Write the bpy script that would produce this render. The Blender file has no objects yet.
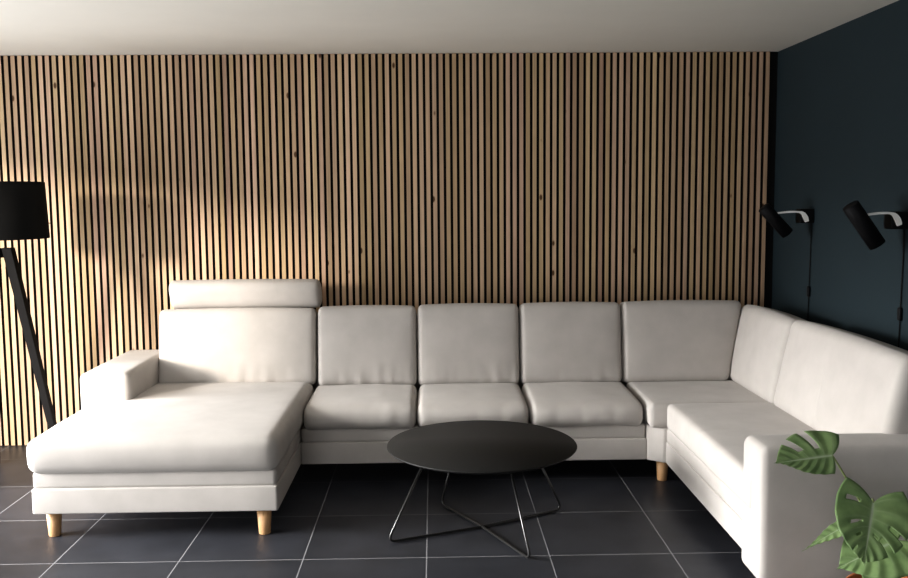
import bpy, bmesh, math, random
from mathutils import Vector, Matrix, noise

random.seed(7)
SC = bpy.context.scene
COL = SC.collection

# ------------------------------------------------------------------ helpers
def mat(name, color=(.5, .5, .5), rough=.6, metal=0.0, spec=.5):
    m = bpy.data.materials.new(name)
    m.use_nodes = True
    b = m.node_tree.nodes['Principled BSDF']
    b.inputs['Base Color'].default_value = (*color, 1)
    b.inputs['Roughness'].default_value = rough
    b.inputs['Metallic'].default_value = metal
    b.inputs['Specular IOR Level'].default_value = spec
    return m

def N(m, kind, **kw):
    n = m.node_tree.nodes.new(kind)
    for k, v in kw.items():
        setattr(n, k, v)
    return n

def L(m, a, b):
    m.node_tree.links.new(a, b)

def bsdf(m):
    return m.node_tree.nodes['Principled BSDF']

def link(name, me, material, parent=None, smooth=False):
    o = bpy.data.objects.new(name, me)
    COL.objects.link(o)
    if material is not None:
        me.materials.append(material)
    if smooth:
        for p in me.polygons:
            p.use_smooth = True
    if parent is not None:
        o.parent = parent
        o.matrix_parent_inverse = parent.matrix_world.inverted()
    return o

def obj(name, bm, material, parent=None, smooth=False):
    bmesh.ops.recalc_face_normals(bm, faces=bm.faces[:])
    me = bpy.data.meshes.new(name)
    bm.to_mesh(me)
    bm.free()
    return link(name, me, material, parent, smooth)

def empty(name, loc, label, cat, group=None):
    o = bpy.data.objects.new(name, None)
    o.empty_display_size = .1
    COL.objects.link(o)
    o.location = loc
    o.matrix_world = Matrix.Translation(loc)
    o['label'] = label
    o['category'] = cat
    if group:
        o['group'] = group
    return o

def structure(o):
    o['kind'] = 'structure'
    return o

def box(bm, x0, x1, y0, y1, z0, z1):
    vs = [bm.verts.new((x, y, z)) for x in (x0, x1) for y in (y0, y1) for z in (z0, z1)]
    fs = []
    for f in ((0, 1, 3, 2), (4, 6, 7, 5), (0, 4, 5, 1), (2, 3, 7, 6), (0, 2, 6, 4), (1, 5, 7, 3)):
        fs.append(bm.faces.new([vs[i] for i in f]))
    return vs, fs

def bevel_all(bm, w, seg=2):
    bmesh.ops.bevel(bm, geom=bm.edges[:], offset=w, segments=seg, affect='EDGES', profile=.5)

def tube(bm, pts, r, seg=10, cap=True, radii=None):
    pts = [Vector(p) for p in pts]
    n = len(pts)
    rings = []
    prev = None
    for i, p in enumerate(pts):
        t = (pts[min(i + 1, n - 1)] - pts[max(i - 1, 0)]).normalized()
        if prev is None:
            a = Vector((0, 0, 1)) if abs(t.z) < .9 else Vector((1, 0, 0))
            u = t.cross(a).normalized()
        else:
            u = (prev - t * prev.dot(t)).normalized()
        prev = u
        v = t.cross(u)
        rr = radii[i] if radii else r
        rings.append([bm.verts.new(p + (u * math.cos(k * 2 * math.pi / seg) + v * math.sin(k * 2 * math.pi / seg)) * rr) for k in range(seg)])
    for i in range(n - 1):
        for k in range(seg):
            bm.faces.new((rings[i][k], rings[i][(k + 1) % seg], rings[i + 1][(k + 1) % seg], rings[i + 1][k]))
    if cap:
        bm.faces.new(rings[0][::-1])
        bm.faces.new(rings[-1])

def lathe(bm, prof, seg=48, M=Matrix()):
    rings = []
    for r, z in prof:
        if r < 1e-6:
            rings.append([bm.verts.new(M @ Vector((0, 0, z)))])
        else:
            rings.append([bm.verts.new(M @ Vector((r * math.cos(k * 2 * math.pi / seg), r * math.sin(k * 2 * math.pi / seg), z))) for k in range(seg)])
    for a, b in zip(rings[:-1], rings[1:]):
        for k in range(seg):
            k2 = (k + 1) % seg
            if len(a) == 1 and len(b) == 1:
                continue
            if len(a) == 1:
                bm.faces.new((a[0], b[k2], b[k]))
            elif len(b) == 1:
                bm.faces.new((a[k], a[k2], b[0]))
            else:
                bm.faces.new((a[k], a[k2], b[k2], b[k]))

def fillet(points, rad, n=6):
    """polyline with its inner corners rounded"""
    P = [Vector(p) for p in points]
    out = [P[0]]
    for i in range(1, len(P) - 1):
        a, b, c = P[i - 1], P[i], P[i + 1]
        d1, d2 = (a - b), (c - b)
        l = min(rad, d1.length * .45, d2.length * .45)
        s, e = b + d1.normalized() * l, b + d2.normalized() * l
        for k in range(n + 1):
            t = k / n
            out.append(s * (1 - t) ** 2 + b * 2 * t * (1 - t) + e * t * t)
    out.append(P[-1])
    return out

def axis_samples(a, r, n):
    q = [-a + r * (1 - math.cos(math.pi / 2 * k / 5)) for k in range(6)]
    inner = [-(a - r) + 2 * (a - r) * k / n for k in range(1, n)]
    return q + inner + [-v for v in q[::-1]]

def rounded(name, material, parent, c0, c1, r, n=(16, 6, 6), front=0, top=0, side=0, rear=0, post=None, M=None):
    """upholstered block between corners c0 and c1 (local axes), soft edges of radii r, bulging faces"""
    c0, c1 = Vector(c0), Vector(c1)
    h = (c1 - c0) / 2
    mid = (c0 + c1) / 2
    r = [min(r[i], h[i] * .98) for i in range(3)]
    S = [axis_samples(h[i], r[i], n[i]) for i in range(3)]
    bm = bmesh.new()
    vd = {}
    nx, ny, nz = (len(s) for s in S)
    def vert(i, j, k):
        key = (i, j, k)
        if key in vd:
            return vd[key]
        p = [S[0][i], S[1][j], S[2][k]]
        q = [max(-(h[a] - r[a]), min(h[a] - r[a], p[a])) for a in range(3)]
        d = [(p[a] - q[a]) / r[a] for a in range(3)]
        l = math.sqrt(sum(v * v for v in d))
        if l > 1e-9:
            d = [v / l for v in d]
            # cube -> sphere keeps edges soft
        p = Vector([q[a] + d[a] * r[a] for a in range(3)])
        u, v, w = p.x / h.x, p.y / h.y, p.z / h.z
        cu, cv, cw = 1 - u ** 4, 1 - v ** 4, 1 - w ** 4
        o = p.copy()
        if top:
            o.z += top * max(0, w) * (1 - u * u) ** .7 * (1 - v * v) ** .7 if abs(u) < 1 and abs(v) < 1 else 0
        if front:
            o.y -= front * max(0, -v) * max(0, cu) * max(0, 1 - w * w) ** .8
        if rear:
            o.y += rear * max(0, v) * max(0, cu) * max(0, cw)
        if side:
            o.x += side * u * max(0, cw) * max(0, cv)
        if post:
            o = Vector(post(o, u, v, w))
        o = o + mid
        if M is not None:
            o = M @ o
        vd[key] = bm.verts.new(o)
        return vd[key]
    def quads(f, na, nb, flip):
        for a in range(na - 1):
            for b in range(nb - 1):
                q = [f(a, b), f(a + 1, b), f(a + 1, b + 1), f(a, b + 1)]
                bm.faces.new(q[::-1] if flip else q)
    quads(lambda a, b: vert(a, b, 0), nx, ny, True)
    quads(lambda a, b: vert(a, b, nz - 1), nx, ny, False)
    quads(lambda a, b: vert(a, 0, b), nx, nz, False)
    quads(lambda a, b: vert(a, ny - 1, b), nx, nz, True)
    quads(lambda a, b: vert(0, a, b), ny, nz, True)
    quads(lambda a, b: vert(nx - 1, a, b), ny, nz, False)
    return obj(name, bm, material, parent, smooth=True)

# ------------------------------------------------------------------ materials
FAB = mat('beige_woven_fabric', (.60, .565, .535), .92, spec=.25)
b = bsdf(FAB)
b.inputs['Sheen Weight'].default_value = .15
tc = N(FAB, 'ShaderNodeTexCoord')
n1 = N(FAB, 'ShaderNodeTexNoise'); n1.inputs['Scale'].default_value = 420; n1.inputs['Detail'].default_value = 3
n2 = N(FAB, 'ShaderNodeTexNoise'); n2.inputs['Scale'].default_value = 7; n2.inputs['Detail'].default_value = 4
L(FAB, tc.outputs['Object'], n1.inputs['Vector']); L(FAB, tc.outputs['Object'], n2.inputs['Vector'])
mixn = N(FAB, 'ShaderNodeMath', operation='MULTIPLY_ADD'); mixn.inputs[1].default_value = .35
L(FAB, n1.outputs['Fac'], mixn.inputs[0]); L(FAB, n2.outputs['Fac'], mixn.inputs[2])
cr = N(FAB, 'ShaderNodeValToRGB')
cr.color_ramp.elements[0].position = .3; cr.color_ramp.elements[0].color = (.415, .390, .366, 1)
cr.color_ramp.elements[1].position = 1.0; cr.color_ramp.elements[1].color = (.505, .475, .448, 1)
L(FAB, mixn.outputs[0], cr.inputs['Fac']); L(FAB, cr.outputs['Color'], b.inputs['Base Color'])
bp = N(FAB, 'ShaderNodeBump'); bp.inputs['Strength'].default_value = .12; bp.inputs['Distance'].default_value = .002
L(FAB, n1.outputs['Fac'], bp.inputs['Height']); L(FAB, bp.outputs['Normal'], b.inputs['Normal'])

OAK = mat('pale_oak', (.56, .33, .16), .5)
tc = N(OAK, 'ShaderNodeTexCoord'); mp = N(OAK, 'ShaderNodeMapping'); mp.inputs['Scale'].default_value = (60, 60, 4)
nn = N(OAK, 'ShaderNodeTexNoise'); nn.inputs['Scale'].default_value = 1.2; nn.inputs['Detail'].default_value = 4
cr = N(OAK, 'ShaderNodeValToRGB')
cr.color_ramp.elements[0].color = (.46, .25, .11, 1); cr.color_ramp.elements[1].color = (.68, .43, .23, 1)
L(OAK, tc.outputs['Object'], mp.inputs['Vector']); L(OAK, mp.outputs['Vector'], nn.inputs['Vector'])
L(OAK, nn.outputs['Fac'], cr.inputs['Fac']); L(OAK, cr.outputs['Color'], bsdf(OAK).inputs['Base Color'])

BLACK = mat('black_powder_coat', (.008, .008, .008), .42)
def black_variant(name, col, rough, sc=300, st=.05):
    m = mat(name, col, rough)
    t = N(m, 'ShaderNodeTexCoord'); n = N(m, 'ShaderNodeTexNoise'); n.inputs['Scale'].default_value = sc
    bb = N(m, 'ShaderNodeBump'); bb.inputs['Strength'].default_value = st; bb.inputs['Distance'].default_value = .001
    L(m, t.outputs['Object'], n.inputs['Vector']); L(m, n.outputs['Fac'], bb.inputs['Height']); L(m, bb.outputs['Normal'], bsdf(m).inputs['Normal'])
    return m
TABLETOP = black_variant('matt_black_laminate', (.014, .014, .0135), .55, 500, .04)
bsdf(TABLETOP).inputs['Specular IOR Level'].default_value = .25
STEEL = mat('black_steel_rod', (.016, .016, .016), .28, .0, .8)
SHADE = black_variant('black_shade_fabric', (.011, .011, .011), .85, 500, .2)
LEGBLK = black_variant('black_stained_wood', (.005, .0045, .0045), .7, 90, .1)
bsdf(LEGBLK).inputs['Specular IOR Level'].default_value = .15
WLAMP = black_variant('black_lacquered_metal', (.010, .010, .011), .5, 400, .03)
WHITE = mat('white_lacquer', (.93, .92, .89), .35)

WOOD = mat('pine_slat_wood', (.5, .34, .2), .6, spec=.3)
tc = N(WOOD, 'ShaderNodeTexCoord')
at = N(WOOD, 'ShaderNodeAttribute', attribute_name='slat_tint')
mp = N(WOOD, 'ShaderNodeMapping'); mp.inputs['Scale'].default_value = (120, 30, 2.2)
g1 = N(WOOD, 'ShaderNodeTexNoise'); g1.inputs['Scale'].default_value = 1; g1.inputs['Detail'].default_value = 5
L(WOOD, tc.outputs['Object'], mp.inputs['Vector']); L(WOOD, mp.outputs['Vector'], g1.inputs['Vector'])
cr = N(WOOD, 'ShaderNodeValToRGB')
cr.color_ramp.elements[0].position = .25; cr.color_ramp.elements[0].color = (.78, .76, .72, 1)
cr.color_ramp.elements[1].position = .75; cr.color_ramp.elements[1].color = (1.08, 1.06, 1.04, 1)
L(WOOD, g1.outputs['Fac'], cr.inputs['Fac'])
mx = N(WOOD, 'ShaderNodeMixRGB', blend_type='MULTIPLY'); mx.inputs['Fac'].default_value = 1
L(WOOD, at.outputs['Color'], mx.inputs['Color1']); L(WOOD, cr.outputs['Color'], mx.inputs['Color2'])
mp2 = N(WOOD, 'ShaderNodeMapping'); mp2.inputs['Scale'].default_value = (7, 7, 3.5)
vo = N(WOOD, 'ShaderNodeTexVoronoi'); vo.inputs['Scale'].default_value = 1.0
L(WOOD, tc.outputs['Object'], mp2.inputs['Vector']); L(WOOD, mp2.outputs['Vector'], vo.inputs['Vector'])
kr = N(WOOD, 'ShaderNodeValToRGB')
kr.color_ramp.elements[0].position = .05; kr.color_ramp.elements[0].color = (.22, .15, .10, 1)
kr.color_ramp.elements[1].position = .085; kr.color_ramp.elements[1].color = (1, 1, 1, 1)
L(WOOD, vo.outputs['Distance'], kr.inputs['Fac'])
mx2 = N(WOOD, 'ShaderNodeMixRGB', blend_type='MULTIPLY'); mx2.inputs['Fac'].default_value = 1
L(WOOD, mx.outputs['Color'], mx2.inputs['Color1']); L(WOOD, kr.outputs['Color'], mx2.inputs['Color2'])
L(WOOD, mx2.outputs['Color'], bsdf(WOOD).inputs['Base Color'])

for m_ in (SHADE, WLAMP):
    bsdf(m_).inputs['Specular IOR Level'].default_value = .12
FELT = black_variant('black_felt_backing', (.0025, .0025, .003), .95, 200, .1)

def plaster(name, col, rough=.85, var=.04, sc=3.0, bump=.05):
    m = mat(name, col, rough, spec=.3)
    t = N(m, 'ShaderNodeTexCoord'); n = N(m, 'ShaderNodeTexNoise'); n.inputs['Scale'].default_value = sc; n.inputs['Detail'].default_value = 6
    c = N(m, 'ShaderNodeValToRGB')
    c.color_ramp.elements[0].color = (*[v * (1 - var) for v in col], 1); c.color_ramp.elements[1].color = (*[v * (1 + var) for v in col], 1)
    L(m, t.outputs['Object'], n.inputs['Vector']); L(m, n.outputs['Fac'], c.inputs['Fac']); L(m, c.outputs['Color'], bsdf(m).inputs['Base Color'])
    n2 = N(m, 'ShaderNodeTexNoise'); n2.inputs['Scale'].default_value = 180
    bb = N(m, 'ShaderNodeBump'); bb.inputs['Strength'].default_value = bump; bb.inputs['Distance'].default_value = .002
    L(m, t.outputs['Object'], n2.inputs['Vector']); L(m, n2.outputs['Fac'], bb.inputs['Height']); L(m, bb.outputs['Normal'], bsdf(m).inputs['Normal'])
    return m
CEIL = plaster('warm_white_ceiling_paint', (.80, .775, .71), .9)
TEAL = plaster('dark_petrol_wall_paint', (.018, .031, .038), .75, .08)
PAINT = plaster('off_white_wall_paint', (.42, .405, .38), .9)

# anthracite floor tiles, 55 cm, pale grout
TX, TY, T = -1.6966, 3.8923, .55
TILE = mat('anthracite_tiles', (.02, .02, .024), .35)
ge = N(TILE, 'ShaderNodeNewGeometry'); sp = N(TILE, 'ShaderNodeSeparateXYZ'); L(TILE, ge.outputs['Position'], sp.inputs[0])
def grid(axis, off):
    s = N(TILE, 'ShaderNodeMath', operation='SUBTRACT'); s.inputs[1].default_value = off; L(TILE, sp.outputs[axis], s.inputs[0])
    d = N(TILE, 'ShaderNodeMath', operation='DIVIDE'); d.inputs[1].default_value = T; L(TILE, s.outputs[0], d.inputs[0])
    a = N(TILE, 'ShaderNodeMath', operation='ADD'); a.inputs[1].default_value = .5; L(TILE, d.outputs[0], a.inputs[0])
    f = N(TILE, 'ShaderNodeMath', operation='FRACT'); L(TILE, a.outputs[0], f.inputs[0])
    c = N(TILE, 'ShaderNodeMath', operation='SUBTRACT'); c.inputs[1].default_value = .5; L(TILE, f.outputs[0], c.inputs[0])
    ab = N(TILE, 'ShaderNodeMath', operation='ABSOLUTE'); L(TILE, c.outputs[0], ab.inputs[0])
    fl = N(TILE, 'ShaderNodeMath', operation='FLOOR'); L(TILE, d.outputs[0], fl.inputs[0])
    return ab.outputs[0], fl.outputs[0]
dx, ix = grid('X', TX)
dy, iy = grid('Y', TY)
mn = N(TILE, 'ShaderNodeMath', operation='MINIMUM'); L(TILE, dx, mn.inputs[0]); L(TILE, dy, mn.inputs[1])
gr = N(TILE, 'ShaderNodeMapRange'); gr.inputs['From Min'].default_value = .0036; gr.inputs['From Max'].default_value = .0062
gr.inputs['To Min'].default_value = 1; gr.inputs['To Max'].default_value = 0
L(TILE, mn.outputs[0], gr.inputs['Value'])
cb = N(TILE, 'ShaderNodeCombineXYZ'); L(TILE, ix, cb.inputs[0]); L(TILE, iy, cb.inputs[1])
wn = N(TILE, 'ShaderNodeTexWhiteNoise', noise_dimensions='3D'); L(TILE, cb.outputs[0], wn.inputs['Vector'])
tn = N(TILE, 'ShaderNodeTexNoise'); tn.inputs['Scale'].default_value = 6; tn.inputs['Detail'].default_value = 6; L(TILE, ge.outputs['Position'], tn.inputs['Vector'])
ad = N(TILE, 'ShaderNodeMath', operation='MULTIPLY_ADD'); ad.inputs[1].default_value = .35; L(TILE, wn.outputs['Value'], ad.inputs[0]); L(TILE, tn.outputs['Fac'], ad.inputs[2])
tr = N(TILE, 'ShaderNodeValToRGB')
tr.color_ramp.elements[0].position = .35; tr.color_ramp.elements[0].color = (.023, .0245, .030, 1)
tr.color_ramp.elements[1].position = .95; tr.color_ramp.elements[1].color = (.042, .0445, .054, 1)
L(TILE, ad.outputs[0], tr.inputs['Fac'])
tm = N(TILE, 'ShaderNodeMixRGB'); tm.inputs['Color2'].default_value = (.22, .22, .23, 1)
L(TILE, gr.outputs[0], tm.inputs['Fac']); L(TILE, tr.outputs['Color'], tm.inputs['Color1']); L(TILE, tm.outputs['Color'], bsdf(TILE).inputs['Base Color'])
rr = N(TILE, 'ShaderNodeMapRange'); rr.inputs['To Min'].default_value = .42; rr.inputs['To Max'].default_value = .85
L(TILE, gr.outputs[0], rr.inputs['Value']); L(TILE, rr.outputs[0], bsdf(TILE).inputs['Roughness'])
bb = N(TILE, 'ShaderNodeBump'); bb.inputs['Strength'].default_value = .25; bb.inputs['Distance'].default_value = .003; bb.invert = True
L(TILE, gr.outputs[0], bb.inputs['Height']); L(TILE, bb.outputs['Normal'], bsdf(TILE).inputs['Normal'])

LEAF = mat('monstera_leaf_green', (.06, .16, .035), .38, spec=.5)
tc = N(LEAF, 'ShaderNodeTexCoord'); ln = N(LEAF, 'ShaderNodeTexNoise'); ln.inputs['Scale'].default_value = 14; ln.inputs['Detail'].default_value = 3
la = N(LEAF, 'ShaderNodeAttribute', attribute_name='vein')
cr = N(LEAF, 'ShaderNodeValToRGB')
cr.color_ramp.elements[0].position = .3; cr.color_ramp.elements[0].color = (.14, .22, .09, 1)
cr.color_ramp.elements[1].position = .75; cr.color_ramp.elements[1].color = (.27, .38, .17, 1)
L(LEAF, tc.outputs['Object'], ln.inputs['Vector']); L(LEAF, ln.outputs['Fac'], cr.inputs['Fac'])
mx = N(LEAF, 'ShaderNodeMixRGB'); mx.inputs['Color2'].default_value = (.48, .56, .40, 1)
L(LEAF, la.outputs['Fac'], mx.inputs['Fac']); L(LEAF, cr.outputs['Color'], mx.inputs['Color1']); L(LEAF, mx.outputs['Color'], bsdf(LEAF).inputs['Base Color'])
STALK = mat('green_stalk', (.22, .27, .10), .5)
TIPBROWN = mat('withered_brown', (.05, .03, .015), .8)
TERRA = plaster('terracotta', (.50, .17, .07), .85, .15, 12)
SOIL = plaster('potting_soil', (.02, .013, .008), .95, .5, 60, .6)

# ------------------------------------------------------------------ the setting
XL, XR, YB, YF, ZC = -3.75, 2.228, 5.85, -3.4, 2.516
def plain_box(name, m, *a):
    bm = bmesh.new(); box(bm, *a); return structure(obj(name, bm, m))

floor = plain_box('floor', TILE, XL - .2, XR + .2, YF - .2, YB + .2, -.12, 0)
ceiling = plain_box('ceiling', CEIL, XL - .2, XR + .2, YF - .2, YB + .2, ZC, ZC + .15)
wall_right = plain_box('wall_right', TEAL, XR, XR + .2, YF - .2, YB + .2, 0, ZC)
wall_back = plain_box('wall_back', FELT, XL - .2, XR + .2, YB + .022, YB + .2, 0, ZC)


# left wall with a wide terrace opening for sun and sky, front wall with an opening added for frontal fill
OPEN = [(1.95, 4.93, .0, 2.13)]
FRONT = (-2.6, -.6, .9, 2.1)           # opening added in the wall behind the camera for fill light: x0, x1, z0, z1
bm = bmesh.new()
ys = [YF] + [v for o in OPEN for v in o[:2]] + [YB + .022]
for i in range(0, len(ys), 2):
    box(bm, XL - .2, XL, ys[i], ys[i + 1], 0, ZC)
for y0, y1, z0, z1 in OPEN:
    box(bm, XL - .2, XL, y0, y1, z1, ZC)
wall_left = structure(obj('wall_left', bm, PAINT))
FRAME = mat('white_window_frame_paint', (.7, .69, .66), .5)
for i, (y0, y1, z0, z1) in enumerate(OPEN):
    bm = bmesh.new()
    for a in ((XL - .14, XL - .07, y0, y0 + .05, z0, z1), (XL - .14, XL - .07, y1 - .05, y1, z0, z1),
              (XL - .14, XL - .07, y0 + .05, y1 - .05, z1 - .05, z1), (XL - .14, XL - .07, y0 + .05, y1 - .05, z0, z0 + .04)):
        box(bm, *a)
    structure(obj('window_%d' % (i + 1), bm, FRAME))
x0, x1, z0, z1 = FRONT
bm = bmesh.new()
for a in ((XL - .2, x0, YF - .2, YF, 0, ZC), (x1, XR, YF - .2, YF, 0, ZC), (x0, x1, YF - .2, YF, 0, z0), (x0, x1, YF - .2, YF, z1, ZC)):
    box(bm, *a)
structure(obj('wall_front', bm, PAINT))
bm = bmesh.new()
for a in ((x0, x0 + .05, YF - .14, YF - .07, z0, z1), (x1 - .05, x1, YF - .14, YF - .07, z0, z1),
          (x0 + .05, x1 - .05, YF - .14, YF - .07, z1 - .05, z1), (x0 + .05, x1 - .05, YF - .14, YF - .07, z0, z0 + .05)):
    box(bm, *a)
structure(obj('window_2', bm, FRAME))  # frame of the unseen opening added for the fill light

# vertical slat cladding on the back wall (one continuous surface)
PITCH, SW, SD = .04286, .0258, .022
bm = bmesh.new()
lay = bm.loops.layers.float_color.new('slat_tint')
x = 2.169
rs = random.Random(3)
while x - SW > XL + .003:
    vs, fs = box(bm, x - SW, x, YB, YB + SD, .004, ZC - .002)
    k = rs.random()
    base = Vector((.48, .340, .225)).lerp(Vector((.64, .475, .325)), k)
    j = rs.uniform(.86, 1.06)
    yl = rs.uniform(-.02, .02)
    c = (base.x * j, base.y * j + yl * .5, base.z * j - yl, 1)
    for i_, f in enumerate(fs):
        s_ = .06 if i_ in (0, 1) else 1          # flanks coloured near-black to stand in for shade in the gaps
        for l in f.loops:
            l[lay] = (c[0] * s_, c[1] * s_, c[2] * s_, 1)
    x -= PITCH
slats = obj('slat_cladding', bm, WOOD, wall_back)
slats['kind'] = 'structure'

# ------------------------------------------------------------------ the sofa
sofa = empty('sectional_sofa', (.2, 5.2, 0), 'beige fabric U-shaped sectional sofa with chaise, headrest and round wooden legs', 'sofa')
ZB, ZM, ZS = .13, .253, .327        # underside of base, seam, seat cushion underside

def wrinkle(o, u, v, w, amp, seed, k=22):
    """tuck folds that fan up from the lower edge of a back cushion"""
    a = max(0, -w - .35) / .65
    n_ = noise.noise(Vector((o.x * k + seed, w * 1.5, seed)))
    return amp * a * n_

def base_piece(x0, x1, y0, y1):
    rounded('base', FAB, sofa, (x0, y0, ZB), (x1, y1, ZM), (.012, .012, .008), (8, 8, 2))
    rounded('base_band', FAB, sofa, (x0 + .002, y0 + .008, ZM - .006), (x1 - .004, y1, ZS + .006), (.02, .022, .022), (8, 8, 2))

base_piece(-1.9, -.748, 4.155, 5.72)                    # under the chaise
base_piece(-.75, 1.18, 4.9, 5.72)                       # under the middle
base_piece(1.266, 2.14, 3.5, 4.835)                     # under the right arm of the U
def prism(name, pts, z0, z1, bev=.008):
    bm = bmesh.new()
    lo = [bm.verts.new((px, py, z0)) for px, py in pts]
    hi = [bm.verts.new((px, py, z1)) for px, py in pts]
    bm.faces.new(lo[::-1]); bm.faces.new(hi)
    for i in range(len(pts)):
        j = (i + 1) % len(pts)
        bm.faces.new((lo[i], lo[j], hi[j], hi[i]))
    bevel_all(bm, bev, 2)
    return obj(name, bm, FAB, sofa, True)
prism('base', [(1.178, 4.898), (1.256, 4.834), (2.14, 4.834), (2.14, 5.72), (1.178, 5.72)], ZB, ZS + .004)

# chaise cushion
def chaise_post(o, u, v, w):
    o.z += .003 * noise.noise(Vector((o.x * 4, o.y * 4, 1)))
    # front overhang: lower edge tucked in
    if w < 0:
        o.y += .014 * max(0, -v) ** 6 * (-w)
    return o
rounded('chaise_cushion', FAB, sofa, (-1.914, 4.126, ZS - .006), (-.742, 5.47, .494), (.055, .05, .052), (26, 30, 4), front=.012, top=.016, side=.008, post=chaise_post)

def seat_post(seed):
    def f(o, u, v, w):
        if w > 0:
            o.z += .014 * w * (v + 1) / 2 - .003          # a little higher towards the back
        o.z += .004 * noise.noise(Vector((o.x * 6 + seed, o.y * 6, seed)))
        o.y += .005 * noise.noise(Vector((o.x * 16 + seed, o.z * 4, 2))) * max(0, -v)
        return o
    return f
for i, (a, c) in enumerate(((-.735, -.105), (-.105, .523), (.523, 1.163))):
    rounded('seat_cushion', FAB, sofa, (a + .003, 4.878, ZS - .008), (c - .003, 5.46, .459), (.035, .06, .056), (26, 14, 4), front=.016, top=.012, side=.003, post=seat_post(i * 3.1))
# corner seat and the long right seat
def corner_post(o, u, v, w):
    # the front edge is cut back towards the right where the long seat begins
    return o
rounded('corner_cushion', FAB, sofa, (1.172, 4.815, ZS), (1.9, 5.46, .466), (.03, .03, .045), (16, 14, 4), top=.004)
def long_seat_post(o, u, v, w):
    if w > .5:
        yy = o.y
        o.z -= .004 * math.exp(-((yy - (4.215 - 4.156)) / .008) ** 2)
    return o
rounded('seat_cushion', FAB, sofa, (1.262, 3.5, ZS - .004), (1.9, 4.812, .472), (.03, .016, .03), (14, 60, 4), top=.008, post=long_seat_post)

# back cushions; local frame: x along the back, y away from the sitter, z up
def tilt_M(origin, deg, rotz=0):
    return Matrix.Translation(origin) @ Matrix.Rotation(math.radians(rotz), 4, 'Z') @ Matrix.Rotation(math.radians(-deg), 4, 'X')
def back_post(seed, amp=.010, flare=0):
    def f(o, u, v, w):
        if v < 0:
            o.y += wrinkle(o, u, v, w, amp, seed) * (-v)
        o.z += .008 * max(0, w) * (1 - u * u)
        o.x += flare * (w + 1) / 2 * max(0, u)
        return o
    return f
def back(x0, x1, seed, zt=.945, z0=.462, amp=.010, flare=0, yb=5.392, th=.17, deg=9, fr=.02):
    return rounded('back_cushion', FAB, sofa, (x0 + .003, 0, 0), (x1 - .003, th, (zt - z0) / math.cos(math.radians(deg))), (.03, .045, .045), (40, 5, 26),
            front=fr, post=back_post(seed, amp, flare), M=tilt_M((0, yb, z0), deg))
back(-1.682, -.722, 1.3, zt=.938, z0=.474, amp=.014)
back(-.718, -.108, 2.7)
back(-.108, .521, 5.9, zt=.95)
back(.521, 1.150, 8.2, zt=.952, amp=.006)
back(1.148, 1.805, 11.5, zt=.955, amp=.003, flare=.105)
# cushions along the right-hand wall, facing left
def rback(y0, y1, seed, zt, groove=None, n=40, x0=1.806, deg=12, slope=0):
    half = (y1 - y0) / 2
    def post(o, u, v, w):
        o.z += .012 * max(0, w) * (1 - u * u)
        if groove is not None and v < 0:
            gx = (y1 - groove) - half
            o.y += .006 * math.exp(-((o.x - gx) / .007) ** 2) * min(1, max(0, (.35 - w) / .5))
        o.z += slope * max(0, w) * (u + 1) / 2
        return o
    return rounded('back_cushion', FAB, sofa, (-half, 0, 0), (half, .18, zt - .462), (.032, .05, .05), (n, 5, 20), front=.02, post=post,
                   M=tilt_M((x0, (y0 + y1) / 2, .462), deg, -90))
rback(4.748, 5.53, 3.3, .945)
rback(3.575, 4.746, 4.4, .955, groove=4.19, n=80)

# back frames (behind the cushions)
rounded('back_frame', FAB, sofa, (-1.655, 5.56, .2), (2.14, 5.74, .86), (.02, .03, .03), (30, 2, 6))
rounded('back_frame', FAB, sofa, (1.99, 3.6, .2), (2.15, 5.7, .86), (.03, .02, .03), (2, 20, 6))

# headrest over the chaise back
def head_post(o, u, v, w):
    o.z += .004 * (1 - u * u) * max(0, w)
    o.y -= .036 * w
    return o
rounded('headrest', FAB, sofa, (-1.614, 5.475, .925), (-.702, 5.64, 1.108), (.022, .075, .065), (30, 5, 5), front=.012, side=.006, post=head_post)

# armrests
rounded('armrest', FAB, sofa, (-1.955, 4.905, .18), (-1.675, 5.72, .655), (.04, .035, .035), (6, 18, 10), top=.004)
rounded('armrest', FAB, sofa, (1.268, 3.405, .06), (2.15, 3.625, .616), (.034, .024, .04), (18, 6, 10), top=.004)

# tapered round legs
def leg(x, y):
    bm = bmesh.new()
    lathe(bm, [(0, 0), (.0255, 0), (.0275, .003), (.0365, .131), (0, .131)], 28, Matrix.Translation((x, y, 0)))
    o = obj('leg', bm, OAK, sofa, True)
    o['label'] = 'pale wooden leg'
for p in ((-1.832, 4.236), (-.826, 4.222), (1.277, 4.945)):
    leg(*p)

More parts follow.
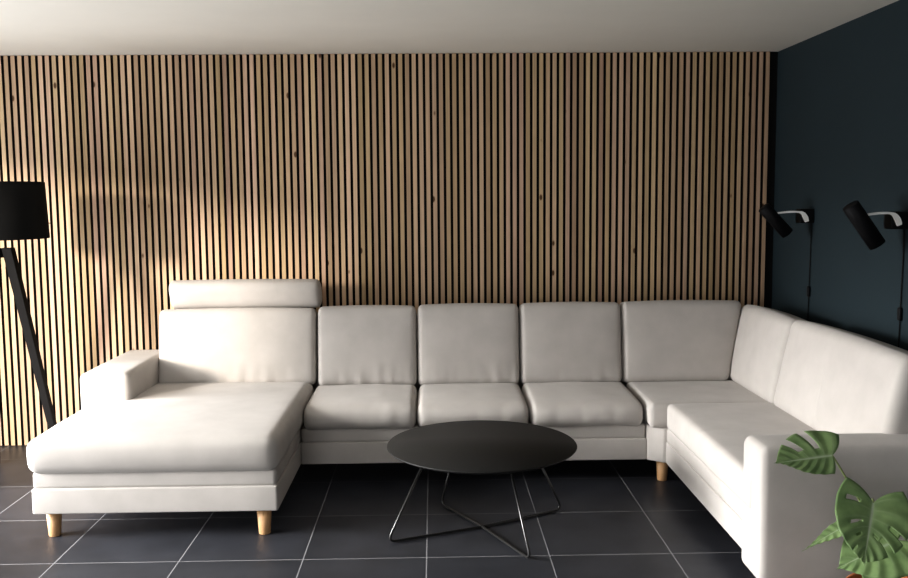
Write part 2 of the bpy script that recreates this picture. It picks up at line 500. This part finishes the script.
# ------------------------------------------------------------------ coffee table
table = empty('coffee_table', (.221, 4.24, 0), 'round black coffee table on crossed bent-wire legs in front of the sofa', 'table')
R_, ZT = .4556, .4203
bm = bmesh.new()
lathe(bm, [(0, ZT - .018), (R_ - .022, ZT - .018), (R_ - .004, ZT - .009), (R_, ZT - .004), (R_ - .003, ZT), (0, ZT)], 128, Matrix.Translation((.221, 4.24, 0)))
obj('tabletop', bm, TABLETOP, table, True)
for (ax, ay), (bx, by) in (((-.230, 4.058), (.642, 4.468)), ((.413, 3.826), (.027, 4.572))):
    a, c = Vector((ax, ay, .008)), Vector((bx, by, .008))
    m_ = Vector((.221, 4.24, 0))
    zt = ZT - .016
    ta = Vector((m_.x + .57 * (ax - m_.x), m_.y + .57 * (ay - m_.y), zt))
    tb = Vector((m_.x + .57 * (bx - m_.x), m_.y + .57 * (by - m_.y), zt))
    bm = bmesh.new()
    pts = fillet([ta, a, Vector((m_.x, m_.y, .008)), c, tb], .05, 8)
    tube(bm, pts, .0062, 12)
    # fixing plates under the top
    for t_ in (ta, tb):
        box(bm, t_.x - .02, t_.x + .02, t_.y - .02, t_.y + .02, zt - .004, zt)
    obj('wire_leg', bm, STEEL, table, True)

# ------------------------------------------------------------------ floor lamp
LX, LY = -2.50, 5.2
lamp = empty('floor_lamp', (LX, LY, 0), 'black tripod floor lamp with drum shade standing left of the chaise', 'lamp')
bm = bmesh.new()
z0, z1, r0, r1 = 1.386, 1.708, .285, .272
lathe(bm, [(r0, z0), (r1, z1), (r1 - .004, z1), (r0 - .004, z0), (r0, z0)], 96, Matrix.Translation((LX, LY, 0)))
obj('lamp_shade', bm, SHADE, lamp, True)
bm = bmesh.new()
lathe(bm, [(0, 1.28), (.05, 1.28), (.05, 1.325), (.018, 1.335), (.018, 1.46), (.03, 1.465), (.03, 1.53), (0, 1.53)], 32, Matrix.Translation((LX, LY, 0)))
for k in range(3):                                       # spokes that carry the shade
    t_ = k * 2 * math.pi / 3 + .5
    tube(bm, [(LX, LY, 1.47), (LX + math.cos(t_) * .292, LY + math.sin(t_) * .292, 1.47)], .003, 8)
obj('hub', bm, LEGBLK, lamp, True)
bm = bmesh.new()
lathe(bm, [(0, 1.53), (.012, 1.53), (.03, 1.57), (.03, 1.60), (.015, 1.63), (0, 1.635)], 24, Matrix.Translation((LX, LY, 0)))
obj('bulb', bm, WHITE, lamp, True)
for k in range(3):
    t_ = math.radians((0, 127, 233)[k])
    d = Vector((math.cos(t_), math.sin(t_), 0)); s_ = Vector((-d.y, d.x, 0))
    A = Vector((LX, LY, 1.335)) + d * .068; B = Vector((LX, LY, 0)) + d * .325
    bm = bmesh.new()
    vs = []
    for P, w_ in ((A, .027), (B, .018)):
        for sa, sb in ((-1, -1), (1, -1), (1, 1), (-1, 1)):
            vs.append(bm.verts.new(P + d * w_ * sa + s_ * w_ * sb))
    bm.faces.new(vs[:4]); bm.faces.new(vs[4:][::-1])
    for i in range(4):
        bm.faces.new((vs[i], vs[(i + 1) % 4], vs[4 + (i + 1) % 4], vs[4 + i]))
    bevel_all(bm, .002, 2)
    obj('leg', bm, LEGBLK, lamp)

# ------------------------------------------------------------------ wall lamps
def wall_lamp(y, label, axis_top, axis_bot, rad, proto=None, cord_x=0):
    root = empty('wall_lamp', (XR, y, 1.433), label, 'lamp', 'black wall lamps on the dark wall')
    bm = bmesh.new()
    box(bm, XR - .085, XR, y - .012, y + .06, 1.433, 1.515)
    bevel_all(bm, .006, 2)
    obj('wall_bracket', bm, WLAMP, root)
    A, B = Vector(axis_top), Vector(axis_bot)
    d = (B - A).normalized(); ln_ = (B - A).length
    M = Matrix.Translation(A) @ Vector((0, 0, 1)).rotation_difference(d).to_matrix().to_4x4()
    bm = bmesh.new()
    lathe(bm, [(0, .0), (rad - .004, 0), (rad, .004), (rad, ln_), (rad - .003, ln_), (rad - .003, .05), (0, .05)], 40, M)
    obj('lamp_shade', bm, WLAMP, root, True)
    # bent white strap from the shade to the bracket: flat band that dips into a loop
    S = A + d * ln_ * .30 + Vector((rad * .9, 0, 0))
    ys_ = y - .018
    X1 = XR - .055
    zc = S.z + .012
    path = [Vector((S.x, ys_, zc)), Vector((S.x + (X1 - S.x) * .45, ys_, zc + .006)), Vector((X1 - .028, ys_, zc + .002)),
            Vector((X1 - .004, ys_, zc - .022)), Vector((X1 + .008, ys_, zc - .052))]
    pts = []
    for i in range(len(path) - 1):
        p0, p1, p2, p3 = path[max(i - 1, 0)], path[i], path[i + 1], path[min(i + 2, len(path) - 1)]
        for k in range(8):
            t = k / 8
            pts.append(.5 * ((2 * p1) + (p2 - p0) * t + (2 * p0 - 5 * p1 + 4 * p2 - p3) * t * t + (3 * p1 - p0 - 3 * p2 + p3) * t ** 3))
    pts.append(path[-1])
    bm = bmesh.new()
    n_ = len(pts)
    rows = []
    for i, p in enumerate(pts):
        t = (pts[min(i + 1, n_ - 1)] - pts[max(i - 1, 0)]).normalized()
        nn_ = Vector((0, 1, 0)).cross(t)
        f = max(0, (i / (n_ - 1) - .45) / .55)
        w_ = .005
        th = .0055 + .008 * math.sin(min(1, f) * math.pi * .8)
        rows.append([bm.verts.new(p + Vector((0, sy * w_, 0)) + nn_ * sz * th) for sy, sz in ((-1, -1), (1, -1), (1, 1), (-1, 1))])
    for a, c in zip(rows[:-1], rows[1:]):
        for k in range(4):
            bm.faces.new((a[k], a[(k + 1) % 4], c[(k + 1) % 4], c[k]))
    bm.faces.new(rows[0]); bm.faces.new(rows[-1][::-1])
    o = obj('bracket_arm', bm, WHITE, root)
    o['label'] = 'white bent strap arm'
    # cord with inline switch running down the wall behind the sofa
    bm = bmesh.new()
    tube(bm, [(XR - .010, y + .01, 1.436), (XR - .006, y + .015, 1.36), (XR - .006, y + .02, 1.2), (XR - .006, y + .025, 1.0), (XR - .006, y + .03, .62)], .0032, 8)
    cord = obj('cord', bm, WLAMP, root, True)
    bm = bmesh.new()
    box(bm, XR - .020, XR - .001, y + .020 - .013, y + .020 + .013, .995, 1.06)
    bevel_all(bm, .008, 3)
    obj('switch', bm, WLAMP, cord, True)
    return root
wall_lamp(5.25, 'black tilted wall lamp nearer the slat wall corner, its shade overlapping the slats', (1.93, 5.25, 1.528), (2.075, 5.25, 1.372), .037)
wall_lamp(4.20, 'black tilted wall lamp nearer the camera, all its shade against dark blue wall', (1.953, 4.20, 1.548), (2.088, 4.20, 1.360), .040)

# ------------------------------------------------------------------ monstera
PX, PY = 1.58, 3.0
plant = empty('monstera_plant', (PX, PY, 0), 'green monstera plant with split leaves in front of the right sofa armrest', 'plant')
bm = bmesh.new()
lathe(bm, [(0, 0), (.105, 0), (.108, .004), (.135, .215), (.145, .217), (.148, .222), (.148, .262), (.145, .266), (.135, .266), (.132, .262), (.129, .215), (0, .215)], 56, Matrix.Translation((PX, PY, 0)) @ Matrix.Diagonal((1, 1, .86, 1)))
pot = obj('plant_pot', bm, TERRA, plant, True)
pot['label'] = 'terracotta plant pot'
bm = bmesh.new()
lathe(bm, [(0, .235), (.06, .238), (.128, .232), (.129, .216), (0, .216)], 40, Matrix.Translation((PX, PY, 0)) @ Matrix.Diagonal((1, 1, .86, 1)))
obj('soil', bm, SOIL, plant, True)

def monstera(P, tip, normal, width=1.0, slits=(), holes=(), fold=.12, droop=.18, cup=.05, wl=1, wr=1, al_l=158, al_r=158, rows=90):
    """split heart-shaped leaf: P petiole joint, tip, approximate normal"""
    P, tip, nrm = Vector(P), Vector(tip), Vector(normal)
    ex = tip - P; Ln = ex.length; ex.normalize()
    ez = (nrm - ex * nrm.dot(ex)).normalized(); ey = ez.cross(ex)
    bm = bmesh.new()
    vl = bm.verts.layers.float.new('vein')
    NS = 16
    def pos(t, s, side):
        mid_ = Ln * (t ** 1.15)
        a0 = al_l if side > 0 else al_r
        al = math.radians(a0 - (a0 - 28) * t ** .62)
        W = Ln * width * (.54 + .17 * math.sin(min(1, t * 2.2) * math.pi / 2 * 1.0) - .10 * t) * (1 - t ** 2) ** 1.25 * (wl if side > 0 else wr)
        # lateral veins bow towards the tip
        a2 = al - .35 * s
        xx = mid_ + W * s * math.cos(a2)
        yy = W * s * math.sin(a2) * side
        zz = fold * abs(yy) - cup * (yy / (Ln * .5)) ** 2 * Ln - droop * Ln * (max(0, xx) / Ln) ** 2
        zz += .012 * Ln * math.sin(t * 46) * s * (1 - s * .3)
        return P + ex * xx + ey * yy + ez * zz
    cut = lambda sd, t, s: any(a == sd and t0 < t < t1 and s0 < s < s1 for a, t0, t1, s0, s1 in list(slits) + list(holes))
    for side in (1, -1):
        g = {}
        def V(i, j):
            if (i, j) not in g:
                t, s = i / rows, j / NS
                v = bm.verts.new(pos(t, s, side))
                ve = max(0, 1 - j / 1.2) * .9
                ph = (t * 46 / (2 * math.pi)) % 1
                ve = max(ve, .35 * max(0, 1 - abs(ph - .25) / .10) * (1 - s))
                v[vl] = ve
                g[(i, j)] = v
            return g[(i, j)]
        for i in range(rows):
            for j in range(NS):
                if cut(side, (i + .5) / rows, (j + .5) / NS):
                    continue
                q = [V(i, j), V(i + 1, j), V(i + 1, j + 1), V(i, j + 1)]
                if side < 0:
                    q.reverse()
                bm.faces.new(q)
    bmesh.ops.remove_doubles(bm, verts=bm.verts[:], dist=1e-5)
    me = bpy.data.meshes.new('leaf')
    bm.normal_update(); bm.to_mesh(me); bm.free()
    o = link('leaf', me, LEAF, plant, True)
    md = o.modifiers.new('thickness', 'SOLIDIFY'); md.thickness = .0009; md.offset = 0
    # raised midrib on the leaf
    return o

def petiole(pts, r=.0035):
    P = [Vector(p) for p in pts]
    out = []
    for i in range(len(P) - 1):
        p0, p1, p2, p3 = P[max(i - 1, 0)], P[i], P[i + 1], P[min(i + 2, len(P) - 1)]
        for k in range(8):
            t = k / 8
            out.append(.5 * ((2 * p1) + (p2 - p0) * t + (2 * p0 - 5 * p1 + 4 * p2 - p3) * t * t + (3 * p1 - p0 - 3 * p2 + p3) * t ** 3))
    out.append(P[-1])
    bm = bmesh.new()
    n_ = len(out)
    tube(bm, out, r, 10, radii=[r * (1.5 - .6 * i / n_) for i in range(n_)])
    return obj('stem', bm, STALK, plant, True)

root_ = (PX, PY, .2)
# upper leaf pointing left
J1 = (1.385, 3.05, .690)
monstera(J1, (1.166, 3.02, .672), (.0, -.70, .70), .90,
         slits=[(-1, .20, .27, .34, 1.1), (-1, .40, .49, .38, 1.1)], fold=-.10, droop=-.02, wl=.62, wr=1.0, al_l=95, al_r=150)
petiole([root_, (1.53, 3.07, .45), (1.44, 3.07, .61), J1], .003)
# big front leaf, tip hanging down towards the camera
J2 = (1.500, 2.98, .542)
monstera(J2, (1.418, 2.86, .375), (.10, -.68, .66), .98,
         slits=[(1, .30, .35, .5, 1.1), (1, .46, .52, .42, 1.1), (-1, .62, .66, .6, 1.1)],
         holes=[(-1, .10, .15, .35, .75), (-1, .34, .38, .25, .6), (1, .50, .54, .2, .38), (-1, .5, .53, .3, .5)], fold=.18, droop=.05, al_l=150, al_r=138)
petiole([root_, (1.57, 3.07, .40), (1.54, 3.06, .52), J2], .0035)
# narrow leaf seen edge-on at the left
J3 = (1.46, 3.06, .44)
monstera(J3, (1.265, 3.0, .375), (-.1, -.35, .93), .25, fold=.1, droop=.06)
petiole([root_, (1.53, 3.05, .36), J3], .003)
# low shaded leaf under the front one
J4 = (1.60, 3.0, .40)
monstera(J4, (1.37, 2.95, .335), (.05, -.60, .80), .8, fold=.05, droop=.12)
petiole([root_, (1.60, 3.02, .33), J4], .003)
# right-hand leaf running out of the frame
J5 = (1.70, 3.02, .47)
monstera(J5, (1.78, 2.85, .33), (.25, -.55, .78), .95, slits=[(1, .4, .46, .4, 1.1), (-1, .5, .56, .45, 1.1)], fold=.1, droop=.1)
petiole([root_, (1.62, 3.04, .40), J5], .0035)
# small low leaf over the pot rim
J6 = (1.52, 2.95, .30)
monstera(J6, (1.49, 2.82, .262), (0, -.45, .9), .8, fold=.1, droop=.1)
petiole([root_, J6], .003)

# ------------------------------------------------------------------ light
def sun(name, direction, energy, angle, color):
    l = bpy.data.lights.new(name, 'SUN')
    l.energy = energy; l.angle = math.radians(angle); l.color = color
    o = bpy.data.objects.new(name, l); COL.objects.link(o)
    o.rotation_euler = Vector(direction).normalized().to_track_quat('-Z', 'Y').to_euler()
sun('low_sun', (.64, .768, -.165), 9.0, 7, (1, .91, .80))
sun('bright_haze', (.94, .34, -.56), 10.0, 25, (1, .98, .95))

sun('bright_sky', (1, .08, -.25), 10.0, 22, (1, .985, .965))

def sky_area(name, y0, y1, z0, z1, power, color):
    a = bpy.data.lights.new(name, 'AREA')
    a.shape = 'RECTANGLE'; a.size = y1 - y0; a.size_y = z1 - z0; a.energy = power; a.color = color
    o = bpy.data.objects.new(name, a); COL.objects.link(o)
    o.location = (XL - .25, (y0 + y1) / 2, (z0 + z1) / 2)
    # local -Z -> +X, local X -> Y
    o.rotation_euler = (math.radians(90), 0, math.radians(-90))
    return o
sky_area('opening_fill', OPEN[0][0], OPEN[0][1], 0, 1.75, 225, (.98, .985, 1))
a = bpy.data.lights.new('opening_fill', 'AREA')  # added frontal fill, shining in through the opening behind the camera
a.shape = 'RECTANGLE'; a.size = FRONT[1] - FRONT[0]; a.size_y = FRONT[3] - FRONT[2]; a.energy = 140; a.color = (.98, .985, 1)
o = bpy.data.objects.new('opening_fill', a); COL.objects.link(o)
o.location = ((FRONT[0] + FRONT[1]) / 2, YF - .25, (FRONT[2] + FRONT[3]) / 2)
o.rotation_euler = (math.radians(90), 0, math.radians(0))
o.rotation_euler = Vector((0, 1, 0)).to_track_quat('-Z', 'Z').to_euler()

w = bpy.data.worlds.new('world'); SC.world = w; w.use_nodes = True
w.node_tree.nodes['Background'].inputs['Color'].default_value = (.75, .86, 1, 1)
w.node_tree.nodes['Background'].inputs['Strength'].default_value = .5

# ------------------------------------------------------------------ camera
f, cx, cy, p, yw, ro, h = 901.45, 452.0, 283.19, .09429, .01997, -.0085, 1.5968
cp, s_p, cyw, syw = math.cos(p), math.sin(p), math.cos(yw), math.sin(yw)
fw = Vector((syw * cp, cyw * cp, -s_p)); ri = Vector((cyw, -syw, 0)); up = ri.cross(fw)
r2 = ri * math.cos(ro) + up * math.sin(ro); u2 = -ri * math.sin(ro) + up * math.cos(ro)
cam = bpy.data.cameras.new('camera'); co = bpy.data.objects.new('camera', cam); COL.objects.link(co)
cam.sensor_fit = 'HORIZONTAL'; cam.sensor_width = 36; cam.lens = f * 36 / 908
cam.shift_x = (454 - cx) / 908; cam.shift_y = (cy - 289) / 908
cam.clip_start = .05
M = Matrix((r2, u2, -fw)).transposed().to_4x4(); M.translation = (0, 0, h)
co.matrix_world = M
SC.camera = co

SC.cycles.use_denoising = True
SC.cycles.max_bounces = 8
SC.cycles.diffuse_bounces = 5
SC.view_settings.view_transform = 'Standard'
SC.view_settings.look = 'Medium High Contrast'
SC.view_settings.exposure = -.68
